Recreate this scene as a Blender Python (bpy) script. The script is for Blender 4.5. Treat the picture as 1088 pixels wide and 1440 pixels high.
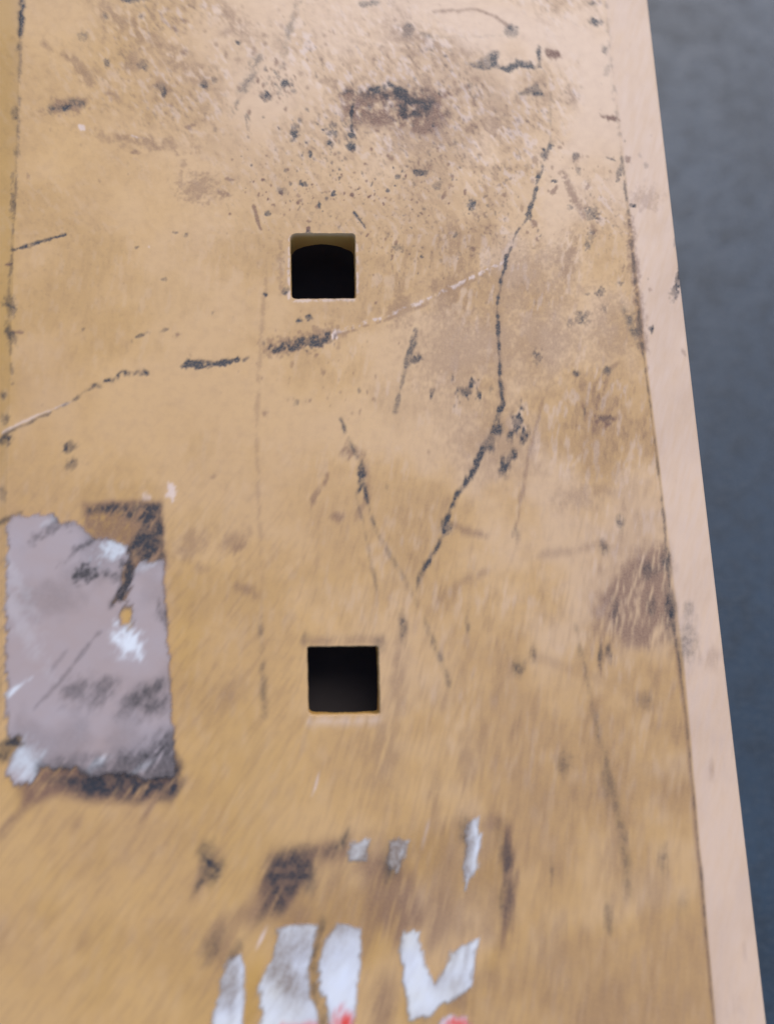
import bpy, math, random
import numpy as np
from mathutils import Matrix, Vector

for o in list(bpy.data.objects):
    bpy.data.objects.remove(o, do_unlink=True)
scn = bpy.context.scene
COL = scn.collection

# ------------------------------------------------------------------ camera
TOP = 0.25                       # height of the beam's top plate above the ground
PW, PH, FPX = 1088.0, 1440.0, 1082.0
AX, AY, AZ = 0.1619, -0.08852, -0.03499
CL = np.array([-0.01058, -0.22307, 0.43868 + TOP])


def rot(a, b, c):
    ca, sa, cb, sb, cc, sc = np.cos(a), np.sin(a), np.cos(b), np.sin(b), np.cos(c), np.sin(c)
    return (np.array([[cc, -sc, 0], [sc, cc, 0], [0, 0, 1]]) @ np.array([[1, 0, 0], [0, ca, -sa], [0, sa, ca]])
            @ np.array([[cb, 0, sb], [0, 1, 0], [-sb, 0, cb]]))


RM = rot(AX, AY, AZ)
cam = bpy.data.cameras.new('camera')
cam_o = bpy.data.objects.new('camera', cam)
COL.objects.link(cam_o)
M4 = Matrix.Identity(4)
for i in range(3):
    for j in range(3):
        M4[i][j] = RM[i, j]
    M4[i][3] = CL[i]
cam_o.matrix_world = M4
cam.sensor_fit = 'VERTICAL'
cam.sensor_height = 34.6
cam.lens = FPX / PH * 34.6
cam.clip_start = 0.01
cam.clip_end = 300
cam.dof.use_dof = True
cam.dof.focus_distance = 0.476
cam.dof.aperture_fstop = 1.8
scn.camera = cam_o

# ------------------------------------------------------------------ daylight
SUN_EL, SUN_AZ = math.radians(47), math.radians(16)    # azimuth from +y towards +x
w = bpy.data.worlds.new('World')
scn.world = w
w.use_nodes = True
nt = w.node_tree
bg = nt.nodes['Background']
sky = nt.nodes.new('ShaderNodeTexSky')
sky.sky_type = 'NISHITA'
sky.sun_disc = False
sky.sun_elevation = SUN_EL
sky.sun_rotation = SUN_AZ
nt.links.new(sky.outputs[0], bg.inputs[0])
bg.inputs[1].default_value = 0.10
sl = bpy.data.lights.new('sun', 'SUN')
sl.energy = 1.7
sl.angle = math.radians(55)
sl.color = (1.0, 0.90, 0.83)
so = bpy.data.objects.new('sun', sl)
COL.objects.link(so)
d = Vector((math.sin(SUN_AZ) * math.cos(SUN_EL), math.cos(SUN_AZ) * math.cos(SUN_EL), math.sin(SUN_EL)))
so.rotation_euler = d.to_track_quat('Z', 'Y').to_euler()
so.location = (0, 0, 3)
scn.view_settings.view_transform = 'Standard'
scn.view_settings.look = 'None'
scn.view_settings.gamma = 1
scn.view_settings.use_curve_mapping = False
scn.view_settings.exposure = 0.64


# ------------------------------------------------------------------ pixel <-> plate
def project(P):
    v = (P - CL) @ RM
    return PW / 2 + FPX * v[:, 0] / -v[:, 2], PH / 2 - FPX * v[:, 1] / -v[:, 2]


def on_plate(x, y):
    v = RM @ np.array([(x - PW / 2) / FPX, -(y - PH / 2) / FPX, -1.0])
    t = (TOP - CL[2]) / v[2]
    return (CL + t * v)[:2]


# ------------------------------------------------------------------ wear raster (marks and painted-in sheen on the plate, one cell per photo pixel)
PADR = 160
RW, RH = int(PW) + 2 * PADR, int(PH) + 2 * PADR
GY, GX = np.mgrid[0:RH, 0:RW].astype(np.float32)
GX -= PADR
GY -= PADR


def vnoise(U, V, seed):
    L = np.random.RandomState(seed).rand(256, 256).astype(np.float32)
    iu, iv = np.floor(U).astype(np.int32), np.floor(V).astype(np.int32)
    fu, fv = (U - iu).astype(np.float32), (V - iv).astype(np.float32)
    fu, fv = fu * fu * (3 - 2 * fu), fv * fv * (3 - 2 * fv)
    a, b = iu & 255, iv & 255
    a1, b1 = (iu + 1) & 255, (iv + 1) & 255
    return (L[b, a] * (1 - fu) + L[b, a1] * fu) * (1 - fv) + (L[b1, a] * (1 - fu) + L[b1, a1] * fu) * fv


def fbm(s, seed, oct=3, ang=0.0, stretch=1.0):
    c, sn = math.cos(ang), math.sin(ang)
    U, V = (GX * c + GY * sn) / (s * stretch), (-GX * sn + GY * c) / s
    out = np.zeros_like(GX)
    amp, tot = 1.0, 0.0
    for k in range(oct):
        out += amp * vnoise(U * 2 ** k + 17 * k, V * 2 ** k + 31 * k, seed + k)
        tot += amp
        amp *= 0.55
    return out / tot


WX, WY = (fbm(14, 1) - .5) * 2, (fbm(14, 5) - .5) * 2
FINE = fbm(3.2, 9, 2)
MED = fbm(9, 12, 3)
STRV = fbm(4.0, 15, 2, math.radians(-75), 6)       # steep streaks
STRD = fbm(4.0, 18, 2, math.radians(-52), 6)       # diagonal streaks
LARGE = fbm(120, 21, 4)
LARGE2 = fbm(70, 26, 4)
D = np.zeros_like(GX)      # dark slate where the paint is gone
B = np.zeros_like(GX)      # brown grime
P = np.zeros_like(GX)      # pale dusty rubbing, bare scratches, and painted-in sheen
O = np.zeros_like(GX)      # clean saturated paint, and the left edge's lack of sheen painted in
KD, KR, KW = np.zeros_like(GX), np.zeros_like(GX), np.zeros_like(GX)   # on the paper: grime, red print, white


def sstep(a, b, x):
    t = np.clip((x - a) / (b - a), 0, 1)
    return t * t * (3 - 2 * t)


def win(x0, y0, x1, y1, pad):
    a, b = int(max(0, x0 - pad + PADR)), int(min(RW, x1 + pad + PADR))
    c, e = int(max(0, y0 - pad + PADR)), int(min(RH, y1 + pad + PADR))
    return slice(c, e), slice(a, b)


def put(ch, s, m):
    ch[s] = np.maximum(ch[s], m)


def stroke(ch, pts, wd, st, soft=1.5, warp=2.0, cover=0.7, tex=None):
    """polyline; wd may be one width or a list along the line"""
    pts = np.array(pts, float)
    wd = np.broadcast_to(np.array(wd, float), (len(pts),)) if np.ndim(wd) == 0 else np.array(wd, float)
    s = win(pts[:, 0].min(), pts[:, 1].min(), pts[:, 0].max(), pts[:, 1].max(), wd.max() + soft * 2 + warp + 4)
    X, Y = GX[s] + WX[s] * warp, GY[s] + WY[s] * warp
    rag = ((FINE[s] - .5) * 1.3 + (MED[s] - .5) * 1.6)
    best = np.full(X.shape, -1e9, np.float32)
    for (a, b, wa, wb) in zip(pts[:-1], pts[1:], wd[:-1], wd[1:]):
        v = b - a
        t = np.clip(((X - a[0]) * v[0] + (Y - a[1]) * v[1]) / (v @ v + 1e-6), 0, 1)
        dd = np.hypot(X - a[0] - t * v[0], Y - a[1] - t * v[1])
        best = np.maximum(best, (wa + (wb - wa) * t) * .5 - dd)
    m = sstep(-soft, soft, best + rag * np.mean(wd) * .55)
    n = (MED if tex is None else tex)[s] * .6 + FINE[s] * .4
    m = m * sstep(.62 - cover * .5, .78 - cover * .5, n) * st
    put(ch, s, m)


def blob(ch, x, y, rx, ry=None, ang=0, st=.9, soft=.35, warp=3.0, cover=1.0, tex=None):
    ry = ry or rx
    r = max(rx, ry)
    s = win(x, y, x, y, r * (1 + soft) + warp + 3)
    X, Y = GX[s] + WX[s] * warp - x, GY[s] + WY[s] * warp - y
    c, sn = math.cos(math.radians(ang)), math.sin(math.radians(ang))
    q = np.hypot((X * c + Y * sn) / rx, (-X * sn + Y * c) / ry)
    q = q + (FINE[s] - .5) * 1.5 + (MED[s] - .5) * 1.5
    m = sstep(1 + soft, 1 - soft, q)
    if cover < 1:
        n = (MED if tex is None else tex)[s] * .6 + FINE[s] * .4
        m = m * sstep(.62 - cover * .5, .78 - cover * .5, n)
    put(ch, s, m * st)


def spatter(ch, x, y, sx, sy, n, r0, r1, st, seed, ang=0):
    rs = random.Random(seed)
    c, sn = math.cos(math.radians(ang)), math.sin(math.radians(ang))
    for _ in range(n):
        u, v = rs.gauss(0, sx), rs.gauss(0, sy)
        r = r0 + (r1 - r0) * rs.random() ** 3
        blob(ch, x + u * c - v * sn, y + u * sn + v * c, r * rs.uniform(.7, 1.3), r * rs.uniform(.8, 1.9),
             rs.uniform(-30, 30), st * rs.uniform(.5, 1), .45, r * .8)


def poly_sd(pts, X, Y):
    pts = np.array(pts, float)
    ins = np.zeros(X.shape, bool)
    dm = np.full(X.shape, 1e9, np.float32)
    for a, b in zip(pts, np.roll(pts, -1, 0)):
        v = b - a
        t = np.clip(((X - a[0]) * v[0] + (Y - a[1]) * v[1]) / (v @ v + 1e-9), 0, 1)
        dm = np.minimum(dm, np.hypot(X - a[0] - t * v[0], Y - a[1] - t * v[1]))
        c = (a[1] > Y) != (b[1] > Y)
        with np.errstate(divide='ignore', invalid='ignore'):
            xi = (b[0] - a[0]) * (Y - a[1]) / (b[1] - a[1] + 1e-12) + a[0]
        ins ^= c & (X < xi)
    return np.where(ins, dm, -dm)


def poly(ch, pts, st=.9, soft=1.5, warp=3, cover=1.0, tex=None):
    a = np.array(pts)
    s = win(a[:, 0].min(), a[:, 1].min(), a[:, 0].max(), a[:, 1].max(), warp + soft * 2 + 3)
    sd = poly_sd(pts, GX[s] + WX[s] * warp, GY[s] + WY[s] * warp)
    m = sstep(-soft, soft, sd)
    if cover < 1:
        n = (MED if tex is None else tex)[s] * .6 + FINE[s] * .4
        m = m * sstep(.62 - cover * .5, .78 - cover * .5, n)
    put(ch, s, m * st)


# --- overall grime, with sheen painted in as pale tone
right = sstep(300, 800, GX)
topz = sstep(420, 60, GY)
low = sstep(850, 1300, GY)
B += np.clip(sstep(.44, .72, LARGE) * (.10 + .13 * right) + sstep(.5, .75, LARGE2) * (.07 + .10 * right), 0, .4)
B += .16 * sstep(.52, .75, np.where(GX < 420, STRD, STRV)) * sstep(500, 900, GY)
P += np.clip(sstep(.38, .68, 1 - LARGE) * (.20 * right + .08) + topz * .36 * sstep(150, 420, GX) , 0, .75)  # pale dusty patches, plus a sheen painted across the upper end
O += sstep(.5, .7, LARGE2) * .25 * (1 - right)
O += .35 * sstep(800, 1150, GY) * sstep(.35, .6, 1 - LARGE)
O += sstep(34, 8, GX) * .6 * sstep(700, 500, GY)  # left edge turns from the light; its richer yellow is painted in

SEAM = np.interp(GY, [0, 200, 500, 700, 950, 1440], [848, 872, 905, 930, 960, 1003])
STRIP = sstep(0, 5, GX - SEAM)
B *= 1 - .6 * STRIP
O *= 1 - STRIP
P = P * (1 - STRIP) + STRIP * (.68 + .3 * (STRV - .5))  # sky sheen painted over the whole strip, along with some pale wear
# short smeared flecks of grime, thick towards the upper end and the right-hand fold
FL1, FL2, FL3 = fbm(6, 40, 3, math.radians(55), 2.2), fbm(7, 44, 3, math.radians(-82), 3), fbm(3.0, 48, 2, math.radians(60), 1.6)
dens = np.clip(.25 + .75 * right * sstep(1300, 500, GY) + .8 * sstep(330, 60, GY) * sstep(60, 260, GX), 0, 1.2) * sstep(.32, .62, LARGE2 * .5 + LARGE * .5)
dens = dens * (GX < np.interp(GY, [0, 200, 500, 700, 950, 1440], [846, 870, 903, 928, 958, 1000]))
FLK = np.where(GY < 330, FL1, FL2)
B += .27 * dens * sstep(.54, .74, FLK) + .18 * dens * sstep(.60, .8, FL3)
P += .42 * dens * sstep(.54, .74, 1 - FLK)
D += .26 * dens * sstep(.66, .80, FL3) * sstep(700, 300, GY)

# --- upper left
stroke(D, [(31, -10), (31, 25), (30, 52)], [8, 8, 5], .75, 2, cover=.75)
blob(D, 27, 67, 3.5, 5, st=.5)
stroke(D, [(76, 151), (90, 148), (118, 143)], [12, 12, 6], .8, 4, 3, .62)
blob(B, 95, 148, 26, 10, -10, .6, .6)
for x, y, rx, ry, st in [(150, 90, 4, 5, .9), (150, 22, 4, 5, .5), (197, 23, 3, 3, .6), (186, 0, 13, 4, .9), (117, 50, 7, 8, .45),
                         (202, 92, 8, 6, .55), (230, 130, 4, 8, .7), (286, 117, 4, 6, .85), (300, 112, 4, 3, .7), (336, 59, 4, 3, .85),
                         (22, 160, 4, 8, .65), (24, 215, 5, 5, .35), (19, 287, 5, 15, .55), (262, 330, 3, 3, .6), (247, 327, 3, 2, .6),
                         (192, 349, 4, 2, .7), (399, 118, 6, 5, 1), (376, 135, 7, 4.5, 1), (493, 206, 7, 6, 1), (493, 190, 7, 4, .9),
                         (437, 217, 3, 3, 1), (425, 259, 5, 3.5, 1), (430, 261, 3, 2.5, 1), (470, 271, 3, 4, .9), (448, 288, 3, 4, .9), (376, 301, 4, 3, 1),
                         (518, 5, 12, 4, .8), (397, 268, 6, 5, .35), (434, 329, 6, 4, .95), (414, 185, 5, 8, .9), (410, 197, 2.5, 2, .9),
                         (465, 187, 6, 3, .95), (462, 200, 3, 4, .9), (225, 121, 8, 5, .4), (18, 250, 3, 10, .3)]:
    blob(D, x, y, rx, ry, 0, st, .3, 2.5)
blob(B, 186, 85, 16, 12, 0, .5, .7, 6, .8)
blob(B, 155, 133, 16, 7, 25, .5, .7, 5, .8)
blob(B, 228, 124, 20, 10, 40, .55, .7, 6, .6)
blob(B, 280, 262, 28, 15, 0, .45, .7, 6)
for x, y in [(318, 272), (320, 252), (313, 273), (265, 178), (272, 174), (190, 214), (257, 28), (245, 40), (258, 72)]:
    blob(B, x, y, 6, 3, 20, .6, .5)
stroke(B, [(145, 0), (147, 70)], 4, .4, 2, 3, .5)
stroke(B, [(215, -5), (230, 30), (262, 45)], 5, .35, 3, 5, .5)
blob(KW, 0, 0, 1)
blob(P, 115, 180, 5, 3.5, 0, 1, .3)
stroke(P, [(185, 190), (202, 194)], 2.5, .9)
stroke(D, [(17, 352), (45, 344), (92, 330)], [3, 5, 3], .75, 1.5, 2, .75)
stroke(D, [(420, 0), (405, 50), (395, 95)], [5, 9, 6], .38, 4, 4, .6, STRV)
stroke(D, [(362, 80), (348, 115), (325, 160)], [12, 12, 5], .45, 5, 4, .55, STRD)
stroke(D, [(345, 163), (349, 187), (352, 172), (347, 160)], 2, .5, 1)
spatter(D, 385, 118, 14, 12, 60, .7, 2.2, .9, 1)
spatter(B, 385, 118, 20, 18, 50, .8, 3, 0.91, 2)
spatter(D, 414, 186, 5, 8, 25, .7, 2, 1, 3)
spatter(D, 464, 198, 5, 14, 45, .7, 2.4, 1, 4)
spatter(D, 493, 198, 7, 9, 30, .7, 2, .9, 5)
stroke(D, [(497, 140), (494, 165), (495, 184)], [3, 4, 3], .9, 1, 2, .75)
spatter(D, 460, 240, 55, 50, 130, .6, 1.9, .85, 6)
spatter(B, 440, 260, 60, 40, 120, .7, 2.6, 0.91, 7)
spatter(B, 570, 270, 40, 60, 110, .7, 3, 0.91, 8)
spatter(D, 560, 300, 60, 60, 60, .7, 2, .7, 9)
stroke(D, [(499, 299), (505, 309), (513, 321)], [4, 3, 3], .9, 1, 2, .75)
stroke(B, [(357, 290), (362, 308), (367, 322)], [4, 4, 3], .7, 1, 2, .6)
spatter(B, 250, 190, 80, 40, 50, .8, 2.5, 0.45, 10)
spatter(B, 330, 60, 120, 50, 90, .8, 4, 0.55, 11)
spatter(B, 540, 60, 60, 40, 70, .8, 3, 0.52, 12)
# dark scribbled area above the upper hole
poly(B, [(470, 128), (560, 118), (625, 130), (640, 165), (600, 200), (540, 180), (490, 175)], .8, 14, 12, .62)
poly(D, [(500, 130), (560, 122), (610, 138), (600, 165), (560, 170), (545, 145)], .7, 8, 10, .44)
stroke(D, [(480, 132), (510, 129), (548, 122), (575, 128)], [3, 5, 9, 4], .8, 2, 4, .62)
stroke(D, [(545, 118), (566, 140), (580, 165)], [4, 7, 3], .75, 2, 4, .6)
stroke(B, [(560, 150), (600, 140), (665, 121)], [8, 12, 6], .75, 4, 6, .6)
stroke(B, [(545, 60), (600, 85), (640, 80)], [6, 8, 4], .4, 4, 6, .55)
spatter(D, 560, 150, 35, 22, 120, .6, 2.4, .8, 13)
blob(B, 590, 185, 50, 40, 0, .42, .8, 10, .8)
# --- upper right
for x, y, rx, ry, st in [(574, 42, 6, 9, .65), (600, 50, 8, 3, .5), (625, 80, 4, 2, .8), (591, 243, 9, 5, 1), (560, 250, 4.5, 3, 1),
                         (556, 261, 2, 2, 1), (545, 268, 2.5, 3, .9), (663, 287, 5, 8, .85), (616, 259, 5, 5, .5), (612, 263, 6, 3, .6),
                         (810, 220, 4.5, 6, .85), (778, 255, 5, 3, .9), (813, 240, 4, 4, .6), (833, 300, 9, 7, .65), (801, 293, 4, 4, .6),
                         (860, 225, 8, 2, .6), (837, 31, 8, 5, .95), (832, 5, 5, 3, .6), (851, 70, 4, 6, .6), (853, 98, 4, 8, .4), (871, 243, 3, 12, .8),
                         (645, 235, 3, 3, .5), (660, 120, 4, 3, .5), (889, 290, 4, 2.5, .9), (950, 336, 3, 12, .4), (954, 395, 6, 26, .75), (917, 40, 2, 4, .5),
                         (719, 42, 8, 8, .75), (557, 348, 9, 4, .45), (640, 330, 3, 4, .5), (832, 332, 5, 8, .5), (826, 345, 4, 7, .5)]:
    blob(D, x, y, rx, ry, 15, st, .35, 2.5)
blob(B, 778, 76, 9, 5, 15, .9)
blob(B, 857, 165, 12, 4, 20, .9, .4)
stroke(B, [(610, 17), (665, 13), (695, 22), (715, 38)], [2, 4, 4, 4], .55, 2, 2, .8)
stroke(D, [(560, 55), (640, 52), (715, 50)], 1.5, .25, 1, 2)
poly(D, [(655, 92), (672, 86), (688, 72), (701, 74), (702, 92), (718, 94), (722, 101), (700, 98), (672, 96)], .85, 2, 4, .85)
stroke(D, [(715, 97), (730, 88), (745, 93), (757, 97), (758, 68)], [7, 9, 9, 5, 6], .85, 1.5, 3, .72)
poly(D, [(725, 133), (755, 116), (764, 134), (744, 134)], .85, 2, 3, .9)
stroke(D, [(774, 130), (773, 203)], 2, .25, 1, 2, .6)
for x, y, r in [(773, 203, 6), (766, 218, 5), (765, 210, 3), (757, 247, 5), (754, 268, 4), (746, 290, 5), (743, 301, 6)]:
    blob(D, x, y, r * .8, r, 20, .95, .3, 2)
stroke(D, [(773, 203), (757, 250), (743, 302)], [3, 4, 4], .6, 1.5, 2, .7)
stroke(D, [(743, 302), (724, 335), (711, 368)], [3, 2.5, 5], .6, 1.5, 3, .62)
stroke(D, [(713, 360), (704, 395), (699, 430), (700, 480), (703, 530), (705, 574)], [5, 3, 3, 5, 4, 5], .72, 1.5, 2.5, .8)
stroke(B, [(713, 360), (700, 430), (705, 574)], 12, .4, 5, 4, .7)
stroke(B, [(790, 240), (806, 280), (835, 325)], [7, 10, 6], .55, 4, 4, .7)
spatter(B, 780, 270, 45, 60, 70, .8, 4, 0.65, 14)
spatter(D, 690, 240, 80, 70, 50, .7, 2.2, .5, 15)
stroke(B, [(700, 130), (640, 210), (600, 250)], [30, 30, 12], .3, 14, 10, .7)
# dirt along the fold
stroke(D, [(848, -40), (860, 100), (873, 215)], [4, 4, 5], .25, 2.5, 3, .45)
stroke(D, [(873, 215), (884, 305), (893, 400), (903, 490)], [4, 3, 4, 4], .5, 2, 1.5, .55)
stroke(B, [(884, 305), (893, 400), (903, 490)], [8, 14, 12], .55, 5, 3, .75)
stroke(D, [(903, 490), (916, 590), (930, 700), (945, 870)], [2, 2, 3, 4], .5, 1.5, 1, .75)
stroke(D, [(945, 870), (957, 950), (963, 1000), (985, 1230), (1003, 1440), (1020, 1590)], [4, 3, 2, 2.5, 2.5, 2.5], .5, 1.5, .8, .85)
stroke(B, [(945, 870), (960, 985), (1003, 1440), (1020, 1590)], 7, .5, 3, 1, .9)
poly(D, [(872, 425), (893, 440), (901, 470), (898, 490), (884, 465)], .55, 5, 4, .65)
stroke(D, [(18, 540), (12, 430), (24, 250), (30, 60)], [3, 4, 3, 3], .4, 2, 2, .5)
# --- middle left : long broken scrape
stroke(D, [(4, 612), (50, 590), (92, 570), (130, 545)], [3, 3, 4, 4], .5, 1.5, 2, .6)
stroke(P, [(4, 608), (50, 585), (100, 566)], 3, .7, 1.5, 2, .6)
stroke(D, [(130, 545), (175, 527), (205, 524)], [5, 8, 9], .7, 2, 3, .55)
stroke(D, [(258, 514), (285, 511), (305, 512), (347, 505)], [8, 14, 8, 6], 1, 1.5, 3, .74)
stroke(D, [(383, 492), (410, 485), (466, 476)], [9, 17, 14], .7, 2, 3, .66, STRD)
stroke(B, [(383, 490), (466, 470)], 26, .5, 6, 5, .7)
stroke(P, [(470, 468), (545, 443), (600, 422), (712, 366)], 4, 1, 1.2, 2, .44)
stroke(B, [(470, 473), (545, 448), (600, 427), (712, 371)], 4, .5, 1.5, 2, .5)
for x, y, rx, ry, st in [(435, 445, 4.5, 4, 1), (420, 451, 3.5, 3.5, .8), (97, 630, 10, 6.5, .85), (101, 653, 8, 6, .75), (9, 618, 11, 7, .75),
                         (15, 430, 7, 13, .7), (14, 470, 6, 14, .6), (5, 555, 5, 5, .6), (8, 590, 5, 8, .5), (4, 695, 5, 9, .5), (230, 394, 4, 3, .4), (117, 464, 3, 2, .8), (374, 414, 3, 3, .8),
                         (399, 411, 3, 5, .7), (232, 464, 5, 2, .6), (198, 473, 8, 3, .55), (418, 566, 4, 4, .5), (505, 547, 2, 3, .7), (300, 440, 2, 2, .5)]:
    blob(D, x, y, rx, ry, -20, st, .35, 3)
stroke(B, [(8, 373), (16, 371)], 3, .9)
stroke(B, [(18, 467), (32, 467)], 4, .7)
blob(P, 471, 470, 3, 5, 0, 1)
blob(P, 241, 694, 6, 10, -15, 1, .4)
blob(P, 206, 697, 6, 5, 0, .7, .5)
spatter(B, 460, 520, 40, 50, 60, .8, 3, 0.65, 16)
stroke(B, [(376, 350), (368, 470), (360, 610), (368, 800), (369, 950)], 5, .3, 3, 2, .6)
stroke(D, [(366, 870), (369, 940), (373, 1003)], [3, 4, 9], .45, 3, 3, .7)
stroke(D, [(478, 587), (490, 617), (507, 655)], [3, 4, 5], .6, 1.5, 2, .75)
stroke(D, [(508, 650), (508, 668), (505, 690)], [7, 9, 3], .85, 2, 2, .85)
stroke(D, [(508, 665), (516, 700), (526, 740)], [4, 4, 4], .75, 1.5, 1.5, .85)
stroke(D, [(526, 740), (545, 775), (560, 800), (588, 850)], [2.5, 3, 3, 3], .5, 1.5, 1.5, .7)
stroke(D, [(595, 870), (612, 910), (632, 962)], [4, 5, 6], .5, 2.5, 2, .75)
stroke(D, [(500, 690), (516, 760), (529, 830)], [2, 2, 4], .4, 1.5, 2, .7)
stroke(B, [(508, 640), (520, 700), (500, 730)], 12, .45, 4, 4, .7)
for x, y, rx, ry, a in [(459, 676, 4, 7, 20), (442, 700, 4, 12, 25), (475, 727, 10, 7, 0), (300, 670, 4, 3, 0), (250, 470, 5, 3, -30), (490, 635, 10, 8, 0), (335, 770, 12, 6, -40), (345, 830, 20, 6, 25)]:
    blob(B, x, y, rx, ry, a, .6, .5, 3)
# --- middle right
stroke(D, [(586, 467), (574, 505), (567, 530)], [6, 9, 5], .6, 2, 3, .7)
stroke(D, [(567, 530), (556, 578)], [4, 6], .45, 2, 2, .65)
blob(D, 585, 505, 8, 6, -30, 1, .3, 3)
for x, y, rx, ry, st in [(655, 551, 6, 5, 1), (664, 537, 2.5, 9, .8), (672, 556, 4, 6, .75), (607, 553, 3, 5, .7), (636, 532, 2, 6, .5), (690, 550, 2, 6, .5),
                         (728, 590, 6, 18, .85), (736, 612, 6, 12, .9), (718, 612, 5, 9, .7), (708, 655, 7, 12, .9), (720, 640, 5, 9, .85), (698, 605, 7, 9, .8), (690, 625, 7, 10, .7),
                         (818, 447, 10, 9, .6), (843, 410, 6, 6, .75), (850, 435, 4, 5, .55), (812, 524, 6, 5, .65), (852, 522, 5, 6, .8), (757, 500, 5, 10, .6), (752, 498, 3, 7, .6),
                         (850, 588, 10, 5, .3), (870, 400, 5, 5, .5), (917, 463, 3, 5, .8), (825, 415, 3, 3, .5), (800, 455, 5, 6, .5), (821, 580, 2, 6, .4)]:
    blob(D, x, y, rx, ry, 8, st, .4, 4, .85)
spatter(D, 660, 550, 9, 8, 30, .8, 2.5, .8, 17)
stroke(B, [(870, 510), (848, 525), (835, 540)], [5, 6, 4], .5, 3, 2)
stroke(B, [(768, 545), (748, 620), (735, 690), (725, 740)], [5, 7, 6, 4], .5, 3, 3, .7)
blob(B, 850, 590, 14, 10, 0, .8, .5)
for x, y, rx, ry in [(855, 640, 24, 8), (845, 690, 20, 10), (810, 700, 30, 18), (812, 524, 12, 7), (640, 500, 55, 60), (690, 480, 45, 60), (760, 480, 50, 60), (860, 470, 30, 50), (700, 620, 60, 50), (840, 620, 40, 60), (735, 400, 70, 50)]:
    blob(B, x, y, rx, ry, 0, .38, .8, 10, .85)
stroke(D, [(706, 570), (690, 610), (668, 655), (640, 700), (627, 735)], [9, 8, 7, 6, 6], .85, 1.5, 2.5, .78)
blob(D, 627, 741, 9, 9, 0, .9, .4, 4)
stroke(D, [(627, 745), (608, 780), (594, 805), (585, 826)], [6, 6, 7, 5], .8, 1.5, 2, .8)
stroke(B, [(630, 735), (655, 748), (685, 752)], [4, 8, 8], .55, 3, 3, .7)
stroke(B, [(690, 800), (640, 825), (600, 860)], [8, 14, 8], .45, 5, 5, .7)
# --- lower right
for x, y, rx, ry, st in [(872, 735, 5, 11, .6), (725, 750, 4, 7, .45), (848, 770, 5, 9, .6), (658, 882, 3, 10, .7), (728, 940, 9, 8, .65), (752, 922, 6, 11, .6), (855, 915, 5, 14, .7),
                         (843, 920, 3, 14, .65), (566, 885, 5, 18, .6), (912, 800, 12, 14, .5), (936, 790, 8, 14, .75), (940, 855, 7, 28, .8), (915, 855, 6, 14, .5), (864, 860, 5, 18, .5),
                         (855, 1292, 5, 18, .7), (852, 1100, 6, 30, .3), (905, 985, 12, 9, .4), (790, 1075, 10, 12, .45), (930, 1210, 6, 16, .4), (775, 1225, 3, 10, .4), (960, 1270, 10, 14, .25)]:
    blob(D, x, y, rx, ry, -4, st, .6, 5, .75, STRV)
poly(B, [(885, 775), (940, 760), (948, 900), (915, 915), (850, 900), (842, 840)], .7, 12, 10, .62, STRV)
blob(B, 850, 880, 18, 55, 0, .55, .6, 6, .7, STRV)
stroke(B, [(760, 780), (800, 775), (850, 765)], [10, 10, 6], .4, 6, 5, .65)
stroke(B, [(750, 920), (790, 937), (860, 960)], [8, 10, 8], .35, 6, 4, .7)
stroke(D, [(808, 880), (826, 960), (845, 1045), (868, 1140), (878, 1200), (882, 1260)], [2.5, 3, 6, 9, 14, 8], .36, 4, 3, .85)
blob(B, 905, 985, 24, 12, 20, .4, .7)
for x, y, rx, ry in [(655, 1080, 14, 60), (680, 1040, 8, 50), (560, 960, 12, 60), (610, 1130, 10, 50), (690, 1180, 10, 70), (870, 1180, 30, 90), (920, 1270, 20, 60), (780, 1360, 60, 60), (930, 1420, 70, 50), (760, 1130, 20, 60), (700, 960, 8, 70), (540, 1060, 25, 60)]:
    blob(B, x, y, rx, ry, 3, .42, .8, 8, .68, STRV)
# chamfer smudges
blob(D, 967, 858, 7, 8, 0, .45, .6)
blob(D, 965, 905, 12, 34, 5, .42, .7, 6)
blob(B, 1000, 925, 16, 14, 0, .3, .7)
blob(B, 1000, 1085, 5, 12, 0, .35, .6)
blob(B, 905, 280, 18, 14, 0, .3, .7)
stroke(D, [(1003, 690), (1012, 780), (1020, 860)], 3, .35, 2, 1.5, .5)
# --- lower left: round the label
poly(D, [(120, 715), (170, 708), (226, 706), (232, 790), (196, 792), (184, 770), (200, 735), (170, 722), (125, 722)], .75, 4, 6, .66, STRD)
poly(B, [(112, 705), (228, 700), (236, 795), (185, 850), (160, 852), (172, 800), (120, 745)], .7, 6, 5, .8)
stroke(D, [(185, 780), (180, 815), (165, 850), (150, 853)], [16, 14, 16, 5], .8, 4, 3, .8)
stroke(D, [(0, 735), (14, 728), (30, 722)], [6, 5, 3], .6, 3, 3)
blob(O, 160, 740, 30, 18, 20, 1, .5)
blob(O, 180, 868, 12, 20, 0, 1, .5)
poly(B, [(20, 1075), (120, 1070), (248, 1060), (256, 1100), (242, 1125), (200, 1128), (120, 1128), (70, 1120), (30, 1140)], .85, 8, 8, .75, STRD)
poly(D, [(60, 1090), (150, 1082), (246, 1060), (256, 1100), (242, 1120), (180, 1122), (110, 1120)], .8, 6, 8, .68, STRD)
stroke(B, [(60, 1090), (30, 1140), (0, 1175)], [16, 16, 10], .6, 6, 5, .75, STRD)
stroke(B, [(225, 1110), (200, 1155)], [12, 4], .55, 4, 4)
poly(D, [(-5, 1050), (28, 1028), (36, 1045), (12, 1066), (-5, 1070)], .75, 5, 4, .85)
stroke(D, [(-4, 1000), (0, 960), (8, 925)], [6, 5, 3], .3, 3)
blob(O, 262, 880, 20, 90, 0, .55, .7)
blob(O, 25, 1115, 22, 30, 30, .7, .6)
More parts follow.
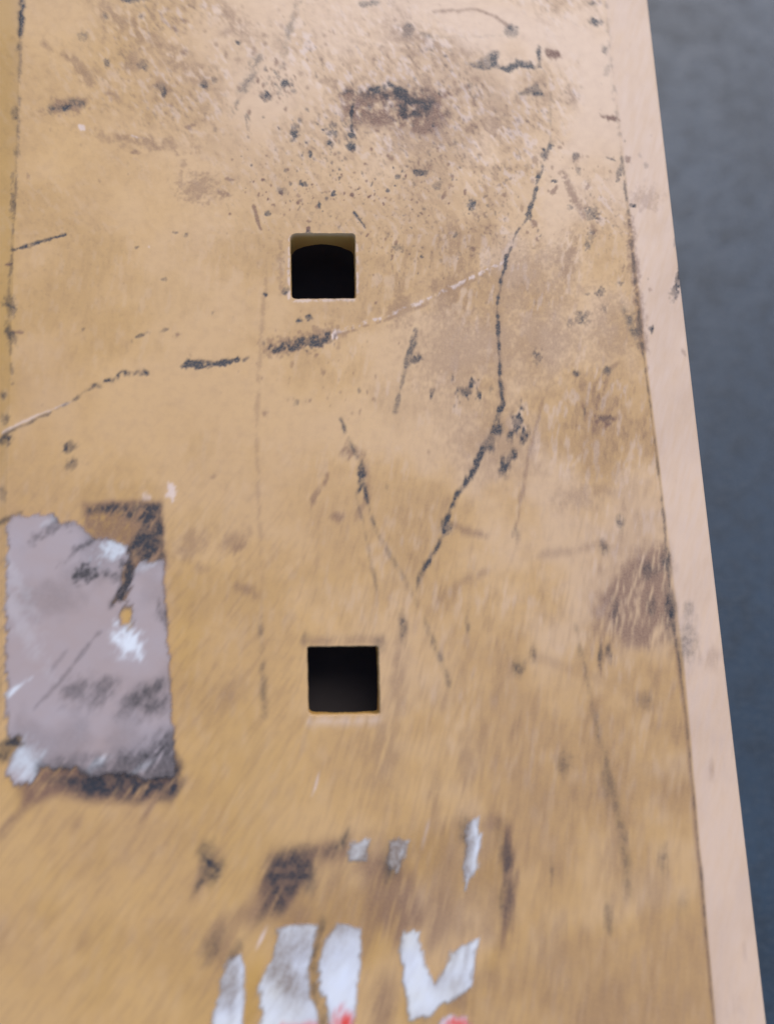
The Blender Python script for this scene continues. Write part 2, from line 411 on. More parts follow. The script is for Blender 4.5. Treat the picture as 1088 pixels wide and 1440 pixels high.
for x, y, rx, ry, a in [(108, 1160, 8, 10, 20), (118, 1325, 7, 12, 20), (2, 1312, 5, 12, 0), (270, 765, 30, 16, -40), (330, 760, 22, 14, -40), (283, 800, 10, 8, 0), (320, 980, 14, 30, 30)]:
    blob(B, x, y, rx, ry, a, .45, .7, 6, .8, STRD)
poly(D, [(280, 1190), (296, 1185), (304, 1205), (314, 1225), (300, 1248), (292, 1236), (272, 1258), (284, 1225)], .75, 5, 5, .85, STRD)
stroke(B, [(270, 1260), (290, 1225), (310, 1190)], [8, 24, 10], .5, 8, 5)
# ghost of the torn lettering
poly(O, [(345, 1190), (470, 1170), (715, 1158), (712, 1330), (690, 1400), (640, 1440), (300, 1500), (330, 1340)], .5, 16, 8, .85)
blob(O, 352, 1400, 16, 60, 10, 1, .5)
poly(B, [(380, 1200), (440, 1186), (490, 1184), (492, 1212), (440, 1212), (420, 1262), (395, 1290), (350, 1280)], .8, 10, 10, .75, STRD)
poly(D, [(388, 1205), (420, 1196), (425, 1230), (408, 1262), (385, 1268)], .55, 10, 8, .62, STRD)
stroke(D, [(425, 1200), (430, 1240), (440, 1250)], [16, 14, 8], .6, 5, 4, .7, STRD)
stroke(D, [(435, 1202), (468, 1200), (482, 1180)], [8, 10, 10], .62, 4, 4, .7, STRD)
stroke(B, [(690, 1158), (712, 1165), (716, 1230), (712, 1300), (700, 1340)], [14, 20, 22, 18, 10], .75, 8, 6, .8, STRV)
stroke(D, [(700, 1162), (714, 1240), (712, 1290)], [6, 12, 10], .42, 6, 4, .7, STRV)
blob(D, 550, 1215, 12, 20, 10, .62, .6, 5, .85)
blob(D, 653, 1168, 7, 14, 0, .65, .6, 4)
poly(B, [(560, 1200), (595, 1240), (600, 1300), (570, 1310), (540, 1300), (520, 1260)], .6, 12, 10, .75, STRV)
for x, y, rx, ry in [(415, 1290, 26, 22), (520, 1290, 12, 60), (620, 1280, 18, 50), (650, 1380, 20, 30), (305, 1330, 22, 40), (350, 1290, 20, 14), (628, 1215, 14, 24), (690, 1375, 14, 16), (540, 1410, 16, 40), (645, 1412, 20, 12)]:
    blob(B, x, y, rx, ry, 8, .6, .7, 6, .8, STRV)
stroke(D, [(452, 1300), (440, 1350), (442, 1400), (452, 1440), (455, 1480)], [10, 10, 14, 12, 10], .55, 4, 3, .85)
blob(D, 330, 1345, 7, 16, 20, .6, .6)
stroke(P, [(448, 1090), (441, 1114)], 3, 1, 1.2, 1)
stroke(P, [(372, 1308), (363, 1330)], 4, .9, 1.5, 1)
stroke(P, [(602, 1158), (594, 1186)], 4, .6, 2, 1)
poly(B, [(372, 1195), (480, 1178), (560, 1170), (690, 1152), (722, 1165), (722, 1300), (690, 1330), (600, 1310), (520, 1300), (440, 1300), (350, 1310), (345, 1270)], .45, 14, 14, .5, MED)
poly(B, [(500, 1195), (545, 1200), (585, 1230), (600, 1300), (560, 1330), (520, 1300)], .7, 12, 10, .62, STRV)
stroke(B, [(600, 1170), (640, 1165), (690, 1158)], [16, 18, 18], .55, 8, 6, .65, STRV)
poly(D, [(375, 1210), (395, 1195), (430, 1190), (440, 1240), (410, 1255), (395, 1285), (365, 1290)], .7, 10, 12, .6, STRD)
stroke(D, [(708, 1165), (716, 1230), (712, 1300)], [8, 14, 10], .5, 6, 5, .6, STRV)
stroke(D, [(440, 1205), (470, 1198), (486, 1178)], [8, 10, 10], .7, 4, 5, .7, STRD)
blob(D, 300, 1330, 10, 22, 20, .45, .7, 6, .7, STRD)
stroke(D, [(705, 1260), (712, 1300)], [10, 10], .5, 6, 4, .6, STRV)
# rusty smears
for k, (x, y, rx, ry, a) in enumerate([(190, 40, 60, 14, 35), (120, 100, 50, 10, 35), (260, 90, 50, 16, 40), (330, 30, 40, 14, 50), (210, 200, 70, 8, 8), (600, 60, 60, 12, 20), (700, 170, 40, 16, 60), (640, 350, 50, 14, 70), (560, 420, 40, 20, 75), (800, 360, 20, 40, 10), (640, 420, 40, 40, 0)]):
    blob(B, x, y, rx, ry, a, .5, .8, 10, .55, FL1 if y < 330 else FL2)
# hole rims rubbed bare
for q in ([(406, 420), (407, 332)], [(412, 423), (497, 421)], [(502, 410), (502, 340)], [(434, 1012), (530, 1010)]):
    stroke(P, q, 3.5, .75, 1.5, 1, .62)
stroke(P, [(436, 1016), (530, 1014)], 9, .45, 4, 2, .75)
stroke(B, [(396, 410), (394, 340)], 10, .4, 5, 3, .7)
stroke(B, [(428, 902), (535, 900)], 9, .55, 4, 3, .8, STRV)
blob(D, 402, 411, 3, 5, 20, .7)
blob(D, 428, 896, 6, 8, 0, .35)
blob(D, 534, 905, 8, 10, 0, .35)
# fine specks everywhere
for k, (ch, n, st) in enumerate([(D, 130, .55), (B, 520, .45), (P, 60, .6)]):
    rs = random.Random(90 + k)
    for _ in range(n):
        x, y = rs.uniform(-150, 1240), rs.uniform(-150, 1590)
        if rs.random() > .35 + .65 * (math.exp(-((x - 620) / 300) ** 2 - ((y - 250) / 380) ** 2)):
            continue
        r = .7 + 2.2 * rs.random() ** 4
        blob(ch, x, y, r, r * rs.uniform(1, 2.2), rs.uniform(-40, 40), st * rs.uniform(.4, 1), .5, 1.5)

# --- motion blur put into the marks as streaks, longer towards the lower end
ang = np.radians(np.interp(GX, [0, 350, 700, 1000], [-50, -62, -84, -94])).astype(np.float32)
ang = np.where(GY < 330, np.radians(48), ang)
LEN = np.interp(GY, [-160, 150, 300, 560, 900, 1250, 1600], [3, 2, 0, 2, 6, 12, 14]).astype(np.float32)
DX, DY = np.cos(ang) * LEN, np.sin(ang) * LEN


def smear(ch, k=1.0):
    acc = np.zeros_like(ch)
    iy, ix = np.mgrid[0:RH, 0:RW]
    N = 11
    for t in np.linspace(-1, 1, N):
        acc += ch[np.clip(np.rint(iy + DY * t * k), 0, RH - 1).astype(np.int32), np.clip(np.rint(ix + DX * t * k), 0, RW - 1).astype(np.int32)]
    return acc / N


D, B, P, O = np.clip(smear(D) * 1.15 * (.62 + .55 * sstep(.35, .62, MED)), 0, 1), np.clip(smear(B) * 1.1, 0, .95), smear(P, .7), smear(O)

# --- paper marks
poly(KD, [(60, 1078), (100, 1070), (150, 1064), (200, 1052), (232, 1030), (250, 1035), (250, 1120), (60, 1120)], .75, 16, 14, .6, STRD)
blob(KD, 118, 808, 14, 11, -30, .85, .5, 5)
for x, y, rx, ry in [(150, 806, 5, 4), (162, 812, 5, 7), (88, 728, 12, 14), (215, 995, 18, 12), (205, 975, 10, 7), (222, 965, 10, 7), (140, 975, 26, 14), (105, 970, 22, 12), (190, 985, 22, 12), (85, 1085, 10, 12),
                     (180, 1095, 40, 18), (236, 1085, 12, 26), (125, 1088, 14, 16), (185, 1070, 6, 14), (70, 745, 30, 6), (115, 770, 26, 5), (230, 865, 8, 14)]:
    blob(KD, x, y, rx, ry, -38, .62, .7, 5, .8, STRD)
stroke(KD, [(140, 890), (100, 940), (52, 995)], [5, 5, 4], .45, 2.5, 3, .9)
stroke(KD, [(95, 915), (70, 945)], [4, 4], .3, 2.5, 3)
stroke(KD, [(172, 790), (172, 830), (158, 848)], [5, 6, 8], .7, 3, 3)
for x, y, rx, ry, st in [(165, 768, 24, 13, .95), (180, 900, 15, 22, .95), (38, 1070, 18, 26, .9), (20, 970, 16, 3, .8), (135, 1075, 16, 5, .6), (22, 860, 12, 70, .15), (15, 800, 9, 60, .15), (90, 722, 22, 6, .4), (205, 795, 18, 6, .3), (200, 1080, 20, 4, .5)]:
    blob(KW, x, y, rx, ry, -30, st, .6, 5, .9, STRD)
for x, y, rx, ry, st, a in [(405, 1330, 34, 30, .55, -20), (405, 1375, 26, 26, .65, -30), (325, 1380, 10, 36, .55, 5), (410, 1345, 40, 7, .5, -25), (478, 1306, 20, 8, .5, 0), (628, 1380, 22, 16, .4, 0), (640, 1345, 4, 30, .45, 10), (655, 1345, 3, 30, .4, 10),
                            (505, 1200, 24, 18, .75, 0), (552, 1205, 18, 24, .85, 0), (657, 1190, 8, 50, .75, 3), (325, 1385, 12, 30, .8, 5), (402, 1372, 24, 24, .85, -30), (400, 1340, 40, 8, .7, -25)]:
    blob(KD, x, y, rx, ry, a, min(1, st * 1.0), .8, 4, .9, STRD)
blob(KR, 484, 1440, 12, 16, 0, 1, .5)
blob(KR, 640, 1438, 22, 9, 0, .95, .5)
stroke(KR, [(395, 1446), (462, 1442)], 8, .8, 3)
KD += .12 * sstep(.48, .7, STRD) * sstep(1130, 1160, GY) + .25 * sstep(.45, .7, LARGE2)
KD, KR, KW = smear(KD, .6), smear(KR, .5), smear(KW, .6)


def sample(ch, px, py):
    x, y = np.clip(px + PADR, 0, RW - 1.001), np.clip(py + PADR, 0, RH - 1.001)
    ix, iy = x.astype(int), y.astype(int)
    fx, fy = x - ix, y - iy
    return ((ch[iy, ix] * (1 - fx) + ch[iy, ix + 1] * fx) * (1 - fy) + (ch[iy + 1, ix] * (1 - fx) + ch[iy + 1, ix + 1] * fx) * fy)


# ------------------------------------------------------------------ materials
def mat(name):
    m = bpy.data.materials.new(name)
    m.use_nodes = True
    return m, m.node_tree, m.node_tree.nodes['Principled BSDF']


def N(t, kind, **kw):
    n = t.nodes.new(kind)
    for k, v in kw.items():
        setattr(n, k, v)
    return n


def noise(t, vec, scale, detail=4, rough=.55):
    n = N(t, 'ShaderNodeTexNoise')
    n.inputs['Scale'].default_value = scale
    n.inputs['Detail'].default_value = detail
    n.inputs['Roughness'].default_value = rough
    t.links.new(vec, n.inputs['Vector'])
    return n.outputs['Fac']


def mapr(t, v, a, b, c=0., e=1.):
    n = N(t, 'ShaderNodeMapRange')
    for i, q in zip(('From Min', 'From Max', 'To Min', 'To Max'), (a, b, c, e)):
        n.inputs[i].default_value = q
    t.links.new(v, n.inputs['Value'])
    return n.outputs['Result']


def mul(t, a, b, op='MULTIPLY'):
    n = N(t, 'ShaderNodeMath', operation=op)
    for i, q in enumerate((a, b)):
        if isinstance(q, (int, float)):
            n.inputs[i].default_value = q
        else:
            t.links.new(q, n.inputs[i])
    return n.outputs[0]


def mix(t, f, a, b):
    n = N(t, 'ShaderNodeMix', data_type='RGBA')
    for sock, q in ((n.inputs['Factor'], f), (n.inputs[6], a), (n.inputs[7], b)):
        if isinstance(q, (int, float)):
            sock.default_value = q
        elif isinstance(q, tuple):
            sock.default_value = q + (1,)
        else:
            t.links.new(q, sock)
    return n.outputs[2]


def world_coords(t):
    return N(t, 'ShaderNodeNewGeometry').outputs['Position']


# ochre paint with its wear and the sheen put into its colour
M_PAINT, t, b = mat('worn_ochre_paint')
co = world_coords(t)
at = N(t, 'ShaderNodeAttribute', attribute_name='wear')
sp = N(t, 'ShaderNodeSeparateColor')
t.links.new(at.outputs['Color'], sp.inputs[0])
aD, aB, aP, aO = sp.outputs[0], sp.outputs[1], sp.outputs[2], at.outputs['Alpha']
n1 = noise(t, co, 9, 5)
n2 = noise(t, co, 900, 3, .6)
n3 = noise(t, co, 160, 4, .6)
c = mix(t, mapr(t, n1, .35, .7), (.59, .362, .142), (.54, .332, .145))
c = mix(t, mul(t, mapr(t, n3, .45, .75), .25), c, (.36, .22, .12))
c = mix(t, aO, c, (.56, .33, .085))
c = mix(t, mul(t, aP, .95), c, (.72, .565, .475))  # pale wear colour, also used for the painted sheen
gb = mul(t, aB, mapr(t, n2, .25, .7, .75, 1.1))
c = mix(t, gb, c, (.175, .092, .068))
gd = mul(t, aD, mapr(t, n2, .3, .6, .72, 1.08))
gd.node.use_clamp = True
c = mix(t, gd, c, (.018, .023, .034))
t.links.new(c, b.inputs['Base Color'])
r = mul(t, mapr(t, n3, .3, .7, .46, .58), mul(t, gb, .2), 'ADD')
t.links.new(r, b.inputs['Roughness'])
b.inputs['Specular IOR Level'].default_value = .55
bp = N(t, 'ShaderNodeBump')
bp.inputs['Strength'].default_value = .12
bp.inputs['Distance'].default_value = .0006
t.links.new(mul(t, n3, mul(t, n2, .4), 'ADD'), bp.inputs['Height'])
bp2 = N(t, 'ShaderNodeBump', invert=True)
bp2.inputs['Strength'].default_value = .12
bp2.inputs['Distance'].default_value = .0004
t.links.new(gd, bp2.inputs['Height'])
t.links.new(bp.outputs[0], bp2.inputs['Normal'])
t.links.new(bp2.outputs[0], b.inputs['Normal'])


def paper_mat(name, base, alt, dark):
    m, t, b = mat(name)
    co = world_coords(t)
    at = N(t, 'ShaderNodeAttribute', attribute_name='wear')
    sp = N(t, 'ShaderNodeSeparateColor')
    t.links.new(at.outputs['Color'], sp.inputs[0])
    n1, n2 = noise(t, co, 30, 5), noise(t, co, 700, 3)
    c = mix(t, mapr(t, n1, .35, .68), base, alt)
    c = mix(t, sp.outputs[2], c, (.74, .78, .82))
    c = mix(t, mul(t, sp.outputs[0], mapr(t, n2, .25, .7, .7, 1.1)), c, dark)
    c = mix(t, sp.outputs[1], c, (.72, .07, .05))
    t.links.new(c, b.inputs['Base Color'])
    t.links.new(at.outputs['Alpha'], b.inputs['Alpha'])
    b.inputs['Roughness'].default_value = .6
    bp = N(t, 'ShaderNodeBump')
    bp.inputs['Strength'].default_value = .08
    bp.inputs['Distance'].default_value = .0003
    t.links.new(noise(t, co, 220, 4), bp.inputs['Height'])
    t.links.new(bp.outputs[0], b.inputs['Normal'])
    return m


M_LABEL = paper_mat('mauve_label_backing', (.40, .315, .30), (.41, .35, .36), (.05, .044, .046))
M_PAPER = paper_mat('torn_white_film', (.70, .70, .67), (.70, .74, .82), (.24, .185, .15))

M_GROUND, t, b = mat('dark_yard_surface')
co = world_coords(t)
g1, g2, g3 = noise(t, co, 6, 5), noise(t, co, 260, 3, .6), noise(t, co, 40, 5, .65)
c = mix(t, mapr(t, g1, .3, .7), (.022, .040, .064), (.034, .060, .096))
c = mix(t, mul(t, mapr(t, g3, .45, .7), .7), c, (.018, .026, .036))
c = mix(t, mul(t, mapr(t, g2, .5, .7), .7), c, (.07, .09, .115))
t.links.new(c, b.inputs['Base Color'])
t.links.new(mapr(t, g3, .3, .7, .42, .55), b.inputs['Roughness'])
bp = N(t, 'ShaderNodeBump')
bp.inputs['Strength'].default_value = .35
bp.inputs['Distance'].default_value = .002
t.links.new(mul(t, g2, mul(t, g3, .8), 'ADD'), bp.inputs['Height'])
t.links.new(bp.outputs[0], b.inputs['Normal'])

M_DARK, t, b = mat('black_inside')
co = world_coords(t)
c = mix(t, noise(t, co, 60, 4), (.06, .052, .053), (.085, .072, .073))
t.links.new(c, b.inputs['Base Color'])
b.inputs['Roughness'].default_value = .9


# ------------------------------------------------------------------ mesh helpers
def mesh_obj(name, V, F, m, parent=None, wear=None, smooth=True):
    """V (n,3), F (k,4) int arrays"""
    V, F = np.asarray(V, np.float32), np.asarray(F, np.int32)
    me = bpy.data.meshes.new(name)
    me.vertices.add(len(V))
    me.vertices.foreach_set('co', V.ravel())
    k = F.shape[1]
    me.loops.add(F.size)
    me.loops.foreach_set('vertex_index', F.ravel())
    me.polygons.add(len(F))
    me.polygons.foreach_set('loop_start', np.arange(0, F.size, k, dtype=np.int32))
    me.polygons.foreach_set('loop_total', np.full(len(F), k, np.int32))
    me.update(calc_edges=True)
    me.validate()
    if smooth:
        me.polygons.foreach_set('use_smooth', np.ones(len(F), bool))
    if wear is not None:
        a = me.color_attributes.new('wear', 'FLOAT_COLOR', 'POINT')
        a.data.foreach_set('color', np.asarray(wear, np.float32).ravel())
    me.materials.append(m)
    o = bpy.data.objects.new(name, me)
    COL.objects.link(o)
    o.parent = parent
    return o


def wear_sheen_at(V):
    x, y = project(np.asarray(V, float))
    fade = sstep(150, 60, np.maximum(np.maximum(-x, x - PW), np.maximum(-y, y - PH)))
    return np.stack([sample(q, x, y) * (f0 + (1 - f0) * fade) for q, f0 in ((D, .0), (B, .5), (P, .5), (O, .5))], 1)


def grid_faces(nx, ny):
    i = np.arange(nx - 1)[None] + np.arange(ny - 1)[:, None] * nx
    return np.stack([i, i + 1, i + 1 + nx, i + nx], -1).reshape(-1, 4)


# ------------------------------------------------------------------ ground: one sheet
gs = np.concatenate([-np.geomspace(.3, 60, 14)[::-1], [0], np.geomspace(.3, 60, 14)])
gx, gy = np.meshgrid(gs, gs)
ground = mesh_obj('ground', np.stack([gx.ravel(), gy.ravel(), 0 * gx.ravel()], 1), grid_faces(len(gs), len(gs)), M_GROUND)
ground['kind'] = 'structure'

# ------------------------------------------------------------------ the beam
beam = bpy.data.objects.new('perforated_steel_beam', None)
COL.objects.link(beam)
beam['label'] = 'scuffed ochre-yellow painted steel beam section with two square holes and torn stickers'
beam['category'] = 'steel beam'

XL, XR = -0.18193, 0.19593
Y0, Y1 = -0.95, 0.75                      # its two ends lie outside the picture
CH_A, CH_D = 0.0330, 0.0095                # chamfer: outwards, downwards

# hole outlines from their corners in the photograph
HOLES = []
for cs, rr in (([(407, 328), (500, 328), (501.5, 419.5), (408.5, 420.5)], (.0044, .0026, .0016, .0034)), ([(430.5, 908.5), (533, 907.5), (535.5, 1005.5), (432.5, 1007)], (.0018, .0018, .0018, .0036))):
    q = np.array([on_plate(*p) for p in cs])
    HOLES.append((q, rr))


def rounded(q, r, off=0.0, seg=8):
    """rounded quad outline, grown outwards by off; returns (n,2), counter-clockwise"""
    cen = q.mean(0)
    out = []
    n = len(q)
    ar = sum(q[i][0] * q[(i + 1) % n][1] - q[(i + 1) % n][0] * q[i][1] for i in range(n))
    qq = q if ar > 0 else q[::-1]
    rl = list(r) if ar > 0 else list(r)[::-1]
    for i in range(n):
        p, a, c = qq[i], qq[i - 1], qq[(i + 1) % n]
        r, r2 = rl[i], rl[(i + 1) % n]
        u, v = (a - p) / np.linalg.norm(a - p), (c - p) / np.linalg.norm(c - p)
        cc = p + (u + v) * r
        a0 = math.atan2(*(-(v))[::-1])
        a1 = math.atan2(*(-(u))[::-1])
        while a1 < a0:
            a1 += 2 * math.pi
        # the arc runs from the side along u to the side along v
        a0, a1 = math.atan2(*(p + u * r - cc)[::-1]), math.atan2(*(p + v * r - cc)[::-1])
        while a1 < a0:
            a1 += 2 * math.pi
        for k in range(seg + 1):
            th = a0 + (a1 - a0) * k / seg
            out.append(cc + (r + off) * np.array([math.cos(th), math.sin(th)]))
        nx = qq[(i + 1) % n]
        w_ = (c - p) / np.linalg.norm(c - p)
        nrm = np.array([w_[1], -w_[0]])
        L = np.linalg.norm(c - p)
        for k in range(1, 24):
            out.append(p + w_ * (r + (L - r - r2) * k / 24) + nrm * (off + .00016 * math.sin(k * 1.7 + i * 2) * math.sin(k * .9 + i)))
    return np.array(out)


def axis_coords(lo, f0, f1, hi, step):
    fine = np.linspace(f0, f1, int(round((f1 - f0) / step)) + 1)
    left = np.linspace(lo, f0, 26)[:-1] if f0 > lo + 1e-6 else np.array([])
    rightp = np.linspace(f1, hi, 26)[1:] if f1 < hi - 1e-6 else np.array([])
    return np.concatenate([left, fine, rightp])


RB = .0016                                  # fold radius
xs = axis_coords(XL + RB, XL + RB, XR - RB, XR - RB, .00055)
ya, yb = on_plate(500, 1500)[1], on_plate(500, -60)[1]
ys = axis_coords(Y0, ya, yb, Y1, .00055)
gx, gy = np.meshgrid(xs, ys)
XY = np.stack([gx.ravel(), gy.ravel()], 1)
F = grid_faces(len(xs), len(ys))
keep = np.ones(len(F), bool)
cen = XY[F].mean(1)
snap = XY.copy()
for q, rr in HOLES:
    o_ = rounded(q, rr)
    near = np.where((np.abs(cen - q.mean(0)) < .03).all(1))[0]
    sd = poly_sd(o_, cen[near, 0], cen[near, 1])
    keep[near[sd > 0]] = False
    vi = np.unique(F[near[sd > 0]])
    vo = np.unique(F[near[sd <= 0]])
    for v in np.intersect1d(vi, vo):
        p = XY[v]
        best, bd = None, 1e9
        for a, b_ in zip(o_, np.roll(o_, -1, 0)):
            e = b_ - a
            tt = min(1, max(0, (p - a) @ e / (e @ e)))
            c_ = a + tt * e
            dd = ((p - c_) ** 2).sum()
            if dd < bd:
                best, bd = c_, dd
        snap[v] = best
F = F[keep]
used = np.zeros(len(XY), bool)
used[F.ravel()] = True
idx = np.cumsum(used) - 1
V = np.column_stack([snap, np.full(len(XY), TOP)])
wv = wear_sheen_at(V)
# the plate is not dead flat, and chipped paint lies lower
V[:, 2] -= wv[:, 0] * .00006
V[:, 2] += .00035 * np.sin(V[:, 0] * 21 + 1) * np.sin(V[:, 1] * 17) * np.clip(np.minimum(V[:, 0] - XL, XR - V[:, 0]) / .03, 0, 1)
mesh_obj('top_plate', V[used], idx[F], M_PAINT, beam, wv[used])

# folded sides: fold, chamfer, second fold, upright flank down to the ground
th = math.atan2(CH_D, CH_A)


def side(sgn, x_edge, name):
    prof = []
    for k in range(5):                       # fold
        a = th * k / 4
        prof.append((-RB + RB * math.sin(a), -RB + RB * math.cos(a)))
    for k in np.linspace(0, 1, 44)[1:]:
        x0, z0 = prof[4]
        prof.append((x0 + (CH_A - x0 - RB) * k, z0 + (-CH_D - z0 + RB * .6) * k))
    lx, lz = prof[-1]
    for k in range(1, 7):
        a = th + (math.pi / 2 - th) * k / 6
        prof.append((lx + .004 * (math.sin(a) - math.sin(th)), lz + .004 * (math.cos(a) - math.cos(th))))
    lx, lz = prof[-1]
    for k in (.3, .6, 1):
        prof.append((lx, lz + (-TOP - lz) * k))
    prof = np.array(prof)
    yy = axis_coords(Y0, ya - .06, yb + .06, Y1, .0009)
    px = x_edge + sgn * prof[:, 0]
    gx, gy = np.meshgrid(px, yy)
    gz = np.broadcast_to(TOP + prof[:, 1], gx.shape)
    V = np.stack([gx.ravel(), gy.ravel(), gz.ravel()], 1)
    F = grid_faces(len(px), len(yy))
    if sgn < 0:
        F = F[:, ::-1]
    wv = wear_sheen_at(V)
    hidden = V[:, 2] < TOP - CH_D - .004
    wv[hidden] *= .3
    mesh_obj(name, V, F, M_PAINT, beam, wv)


side(1, XR, 'folded_side')
side(-1, XL, 'folded_side')

# hole linings: a soft rounded lip, then the cut wall, shallower in the middle of each side where a round bore meets it
for hi, (q, rr) in enumerate(HOLES):
    cen_ = q.mean(0)
    rings = [rounded(q, rr, 0)]
    zs = [np.full(len(rings[0]), 0.0)]
    for off, z in ((-.0001, -.0002), (-.00035, -.0006), (-.0005, -.0012)):
        rings.append(rounded(q, rr, off))
        zs.append(np.full(len(rings[0]), z))
    base = rings[-1]
    u = (base - cen_) / .02
    m_ = np.minimum(np.abs(u[:, 0]), np.abs(u[:, 1]))
    depth = .0125 + .0105 * np.clip(m_, 0, 1) ** 2
    for k in (.2, .4, .6, .8, 1):
        rings.append(base)
        zs.append(-.0012 - (depth - .0012) * k)
    n = len(base)
    V = np.concatenate([np.column_stack([r_, TOP + z_]) for r_, z_ in zip(rings, zs)])
    F = []
    for k in range(len(rings) - 1):
        for i in range(n):
            j = (i + 1) % n
            F.append((k * n + i, k * n + j, (k + 1) * n + j, (k + 1) * n + i))
    wv = np.zeros((len(V), 4))
    wv[:, 3] = .9
    wv[:, 1] = .03
    wv[:4 * n, 2] = .35
    mesh_obj('hole_lining', V, np.array(F), M_PAINT, beam, wv)
    # black bore below
    V, F = [], []
    for rad, z in ((.034, -.004), (.034, -.06), (.0, -.06)):
        for i in range(40):
            a = 2 * math.pi * i / 40
            V.append((cen_[0] + rad * math.cos(a), cen_[1] + rad * math.sin(a), TOP + z))
    for k in range(2):
        for i in range(40):
            j = (i + 1) % 40
            F.append((k * 40 + i, k * 40 + j, (k + 1) * 40 + j, (k + 1) * 40 + i))
    o = mesh_obj('bore', np.array(V), np.array(F), M_DARK, beam)


# ------------------------------------------------------------------ stickers: thin torn sheets on the plate
def sheet(name, label, pts, m, holes=(), warp=4, lift=.00012, step=.0005, curl=.0001, fray=7):
    a = np.array(pts, float)
    c0 = np.array([on_plate(x, y) for x, y in a])
    x0, y0 = c0.min(0) - .004
    x1, y1 = c0.max(0) + .004
    xs = np.arange(x0, x1, step)
    ys = np.arange(y0, y1, step)
    gx, gy = np.meshgrid(xs, ys)
    V = np.column_stack([gx.ravel(), gy.ravel(), np.full(gx.size, TOP)])

    def field(V):
        px, py = project(V)
        px2 = px + sample(WX, px, py) * warp + (sample(STRD, px, py) - .5) * warp * 1.5
        py2 = py + sample(WY, px, py) * warp - (sample(STRD, px, py) - .5) * warp * 1.5
        sd = poly_sd(pts, px2, py2)
        for (hx, hy, rx, ry) in holes:
            sd = np.minimum(sd, (np.hypot((px2 - hx) / rx, (py2 - hy) / ry) - 1) * min(rx, ry))
        return sd
    sd = field(V)
    F = grid_faces(len(xs), len(ys))
    F = F[sd[F].mean(1) > -6]
    cnt = np.bincount(F.ravel(), minlength=len(V))
    rim = (cnt > 0) & (cnt < 4)
    px, py = project(V)
    edge = sstep(14, 0, sd)
    V[:, 2] = TOP + .0006 + lift + curl * edge * sstep(.45, .75, sample(MED, px, py))
    V[rim, 2] -= lift * .5
    wv = np.stack([sample(KD, px, py), sample(KR, px, py), sample(KW, px, py), np.zeros(len(px))], 1)
    tex = sample(STRD, px, py) if a[:, 0].max() < 520 else sample(STRV, px, py)
    wv[:, 3] = sstep(-3.5, 4.5, sd + (tex - .5) * fray)            # the film is worn thin towards its rim
    wv[:, 0] = np.clip(wv[:, 0] + .15 * sstep(8, -2, sd), 0, 1)
    # thickness: skirt down from every rim edge
    ed = np.concatenate([F[:, [0, 1]], F[:, [1, 2]], F[:, [2, 3]], F[:, [3, 0]]])
    key = np.sort(ed, 1)
    _, inv, ct = np.unique(key[:, 0].astype(np.int64) * len(V) + key[:, 1], return_inverse=True, return_counts=True)
    be = ed[ct[inv] == 1]
    low = V.copy()
    low[:, 2] = TOP - .0006
    n = len(V)
    SK = np.stack([be[:, 1], be[:, 0], be[:, 0] + n, be[:, 1] + n], 1)
    V2 = np.concatenate([V, low])
    F2 = np.concatenate([F, SK])
    us = np.zeros(len(V2), bool)
    us[F2.ravel()] = True
    ix = np.cumsum(us) - 1
    o = mesh_obj(name, V2[us], ix[F2], m, beam, np.concatenate([wv, wv])[us])
    o['label'] = label
    return o


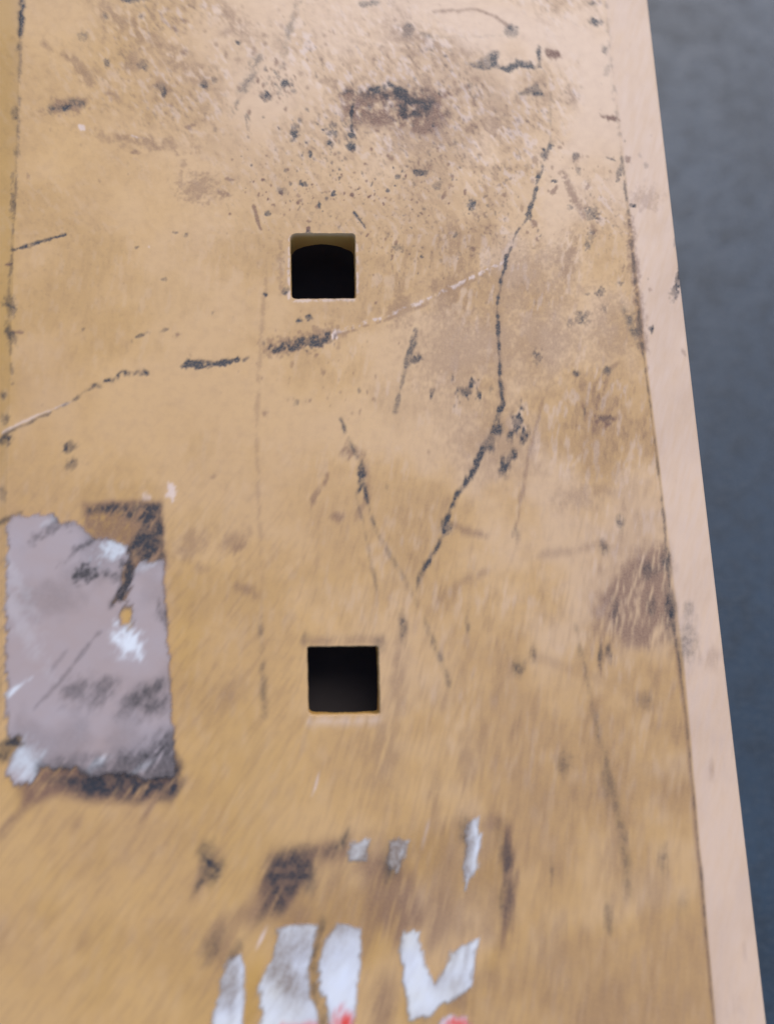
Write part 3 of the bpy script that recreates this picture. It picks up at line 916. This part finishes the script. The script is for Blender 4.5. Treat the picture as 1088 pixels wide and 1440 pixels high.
sheet('label_residue', 'torn mauve-grey backing of a rectangular label with dark scuffs',
      [(11, 738), (20, 727), (76, 722), (88, 738), (104, 731), (122, 746), (136, 758), (152, 757), (180, 768), (182, 786), (172, 804), (173, 828), (161, 848),
       (178, 846), (186, 812), (197, 791), (230, 788), (235, 860), (240, 960), (246, 1050), (247, 1094), (225, 1090), (205, 1098), (180, 1084), (150, 1088), (128, 1092), (105, 1078), (80, 1082), (58, 1074), (46, 1098), (22, 1104), (8, 1085), (12, 1070), (34, 1045), (28, 1034), (10, 1040), (10, 960), (9, 860)],
      M_LABEL, holes=((179, 868, 8, 15),), warp=1.5, fray=9)
sheet('sticker_shred', 'narrow white torn shred beside the ochre gap', [(296, 1452), (304, 1420), (310, 1380), (322, 1352), (338, 1340), (345, 1360), (344, 1400), (341, 1430), (345, 1500), (285, 1500)], M_PAPER, warp=3)
sheet('sticker_shred', 'wide grey and white torn sticker shred with dirty middle', [(356, 1460), (370, 1424), (364, 1400), (372, 1372), (384, 1340), (390, 1304), (412, 1300), (446, 1300), (440, 1330), (434, 1368), (436, 1400), (447, 1420), (448, 1500), (348, 1500)], M_PAPER, warp=3)
sheet('sticker_shred', 'white torn sticker shred with red print at its lower end', [(474, 1298), (507, 1304), (508, 1340), (503, 1390), (496, 1440), (492, 1500), (462, 1500), (462, 1422), (450, 1390), (448, 1352), (458, 1322)], M_PAPER, warp=3)
sheet('sticker_shred', 'white torn V-shaped sticker remnant with frayed right arm', [(568, 1312), (588, 1308), (594, 1340), (602, 1368), (612, 1380), (622, 1366), (632, 1342), (648, 1328), (672, 1318), (668, 1355), (661, 1390), (640, 1402), (622, 1412), (606, 1426), (576, 1434), (573, 1400), (565, 1360), (563, 1335)], M_PAPER, warp=3)
sheet('sticker_fragment', 'red and white printed sticker fragment under the V-shaped remnant', [(618, 1432), (630, 1426), (656, 1430), (662, 1444), (664, 1500), (606, 1500), (610, 1450)], M_PAPER, warp=3)
sheet('sticker_fragment', 'small pale square sticker fragment', [(492, 1186), (504, 1182), (521, 1182), (514, 1208), (490, 1212)], M_PAPER, warp=3)
sheet('sticker_fragment', 'small grey-blue sticker fragment', [(546, 1182), (560, 1178), (574, 1182), (569, 1202), (556, 1226), (544, 1214)], M_PAPER, warp=3)
sheet('sticker_sliver', 'thin curved white sticker sliver', [(656, 1158), (670, 1148), (675, 1172), (673, 1200), (670, 1220), (658, 1236), (653, 1250), (653, 1200)], M_PAPER, warp=2)
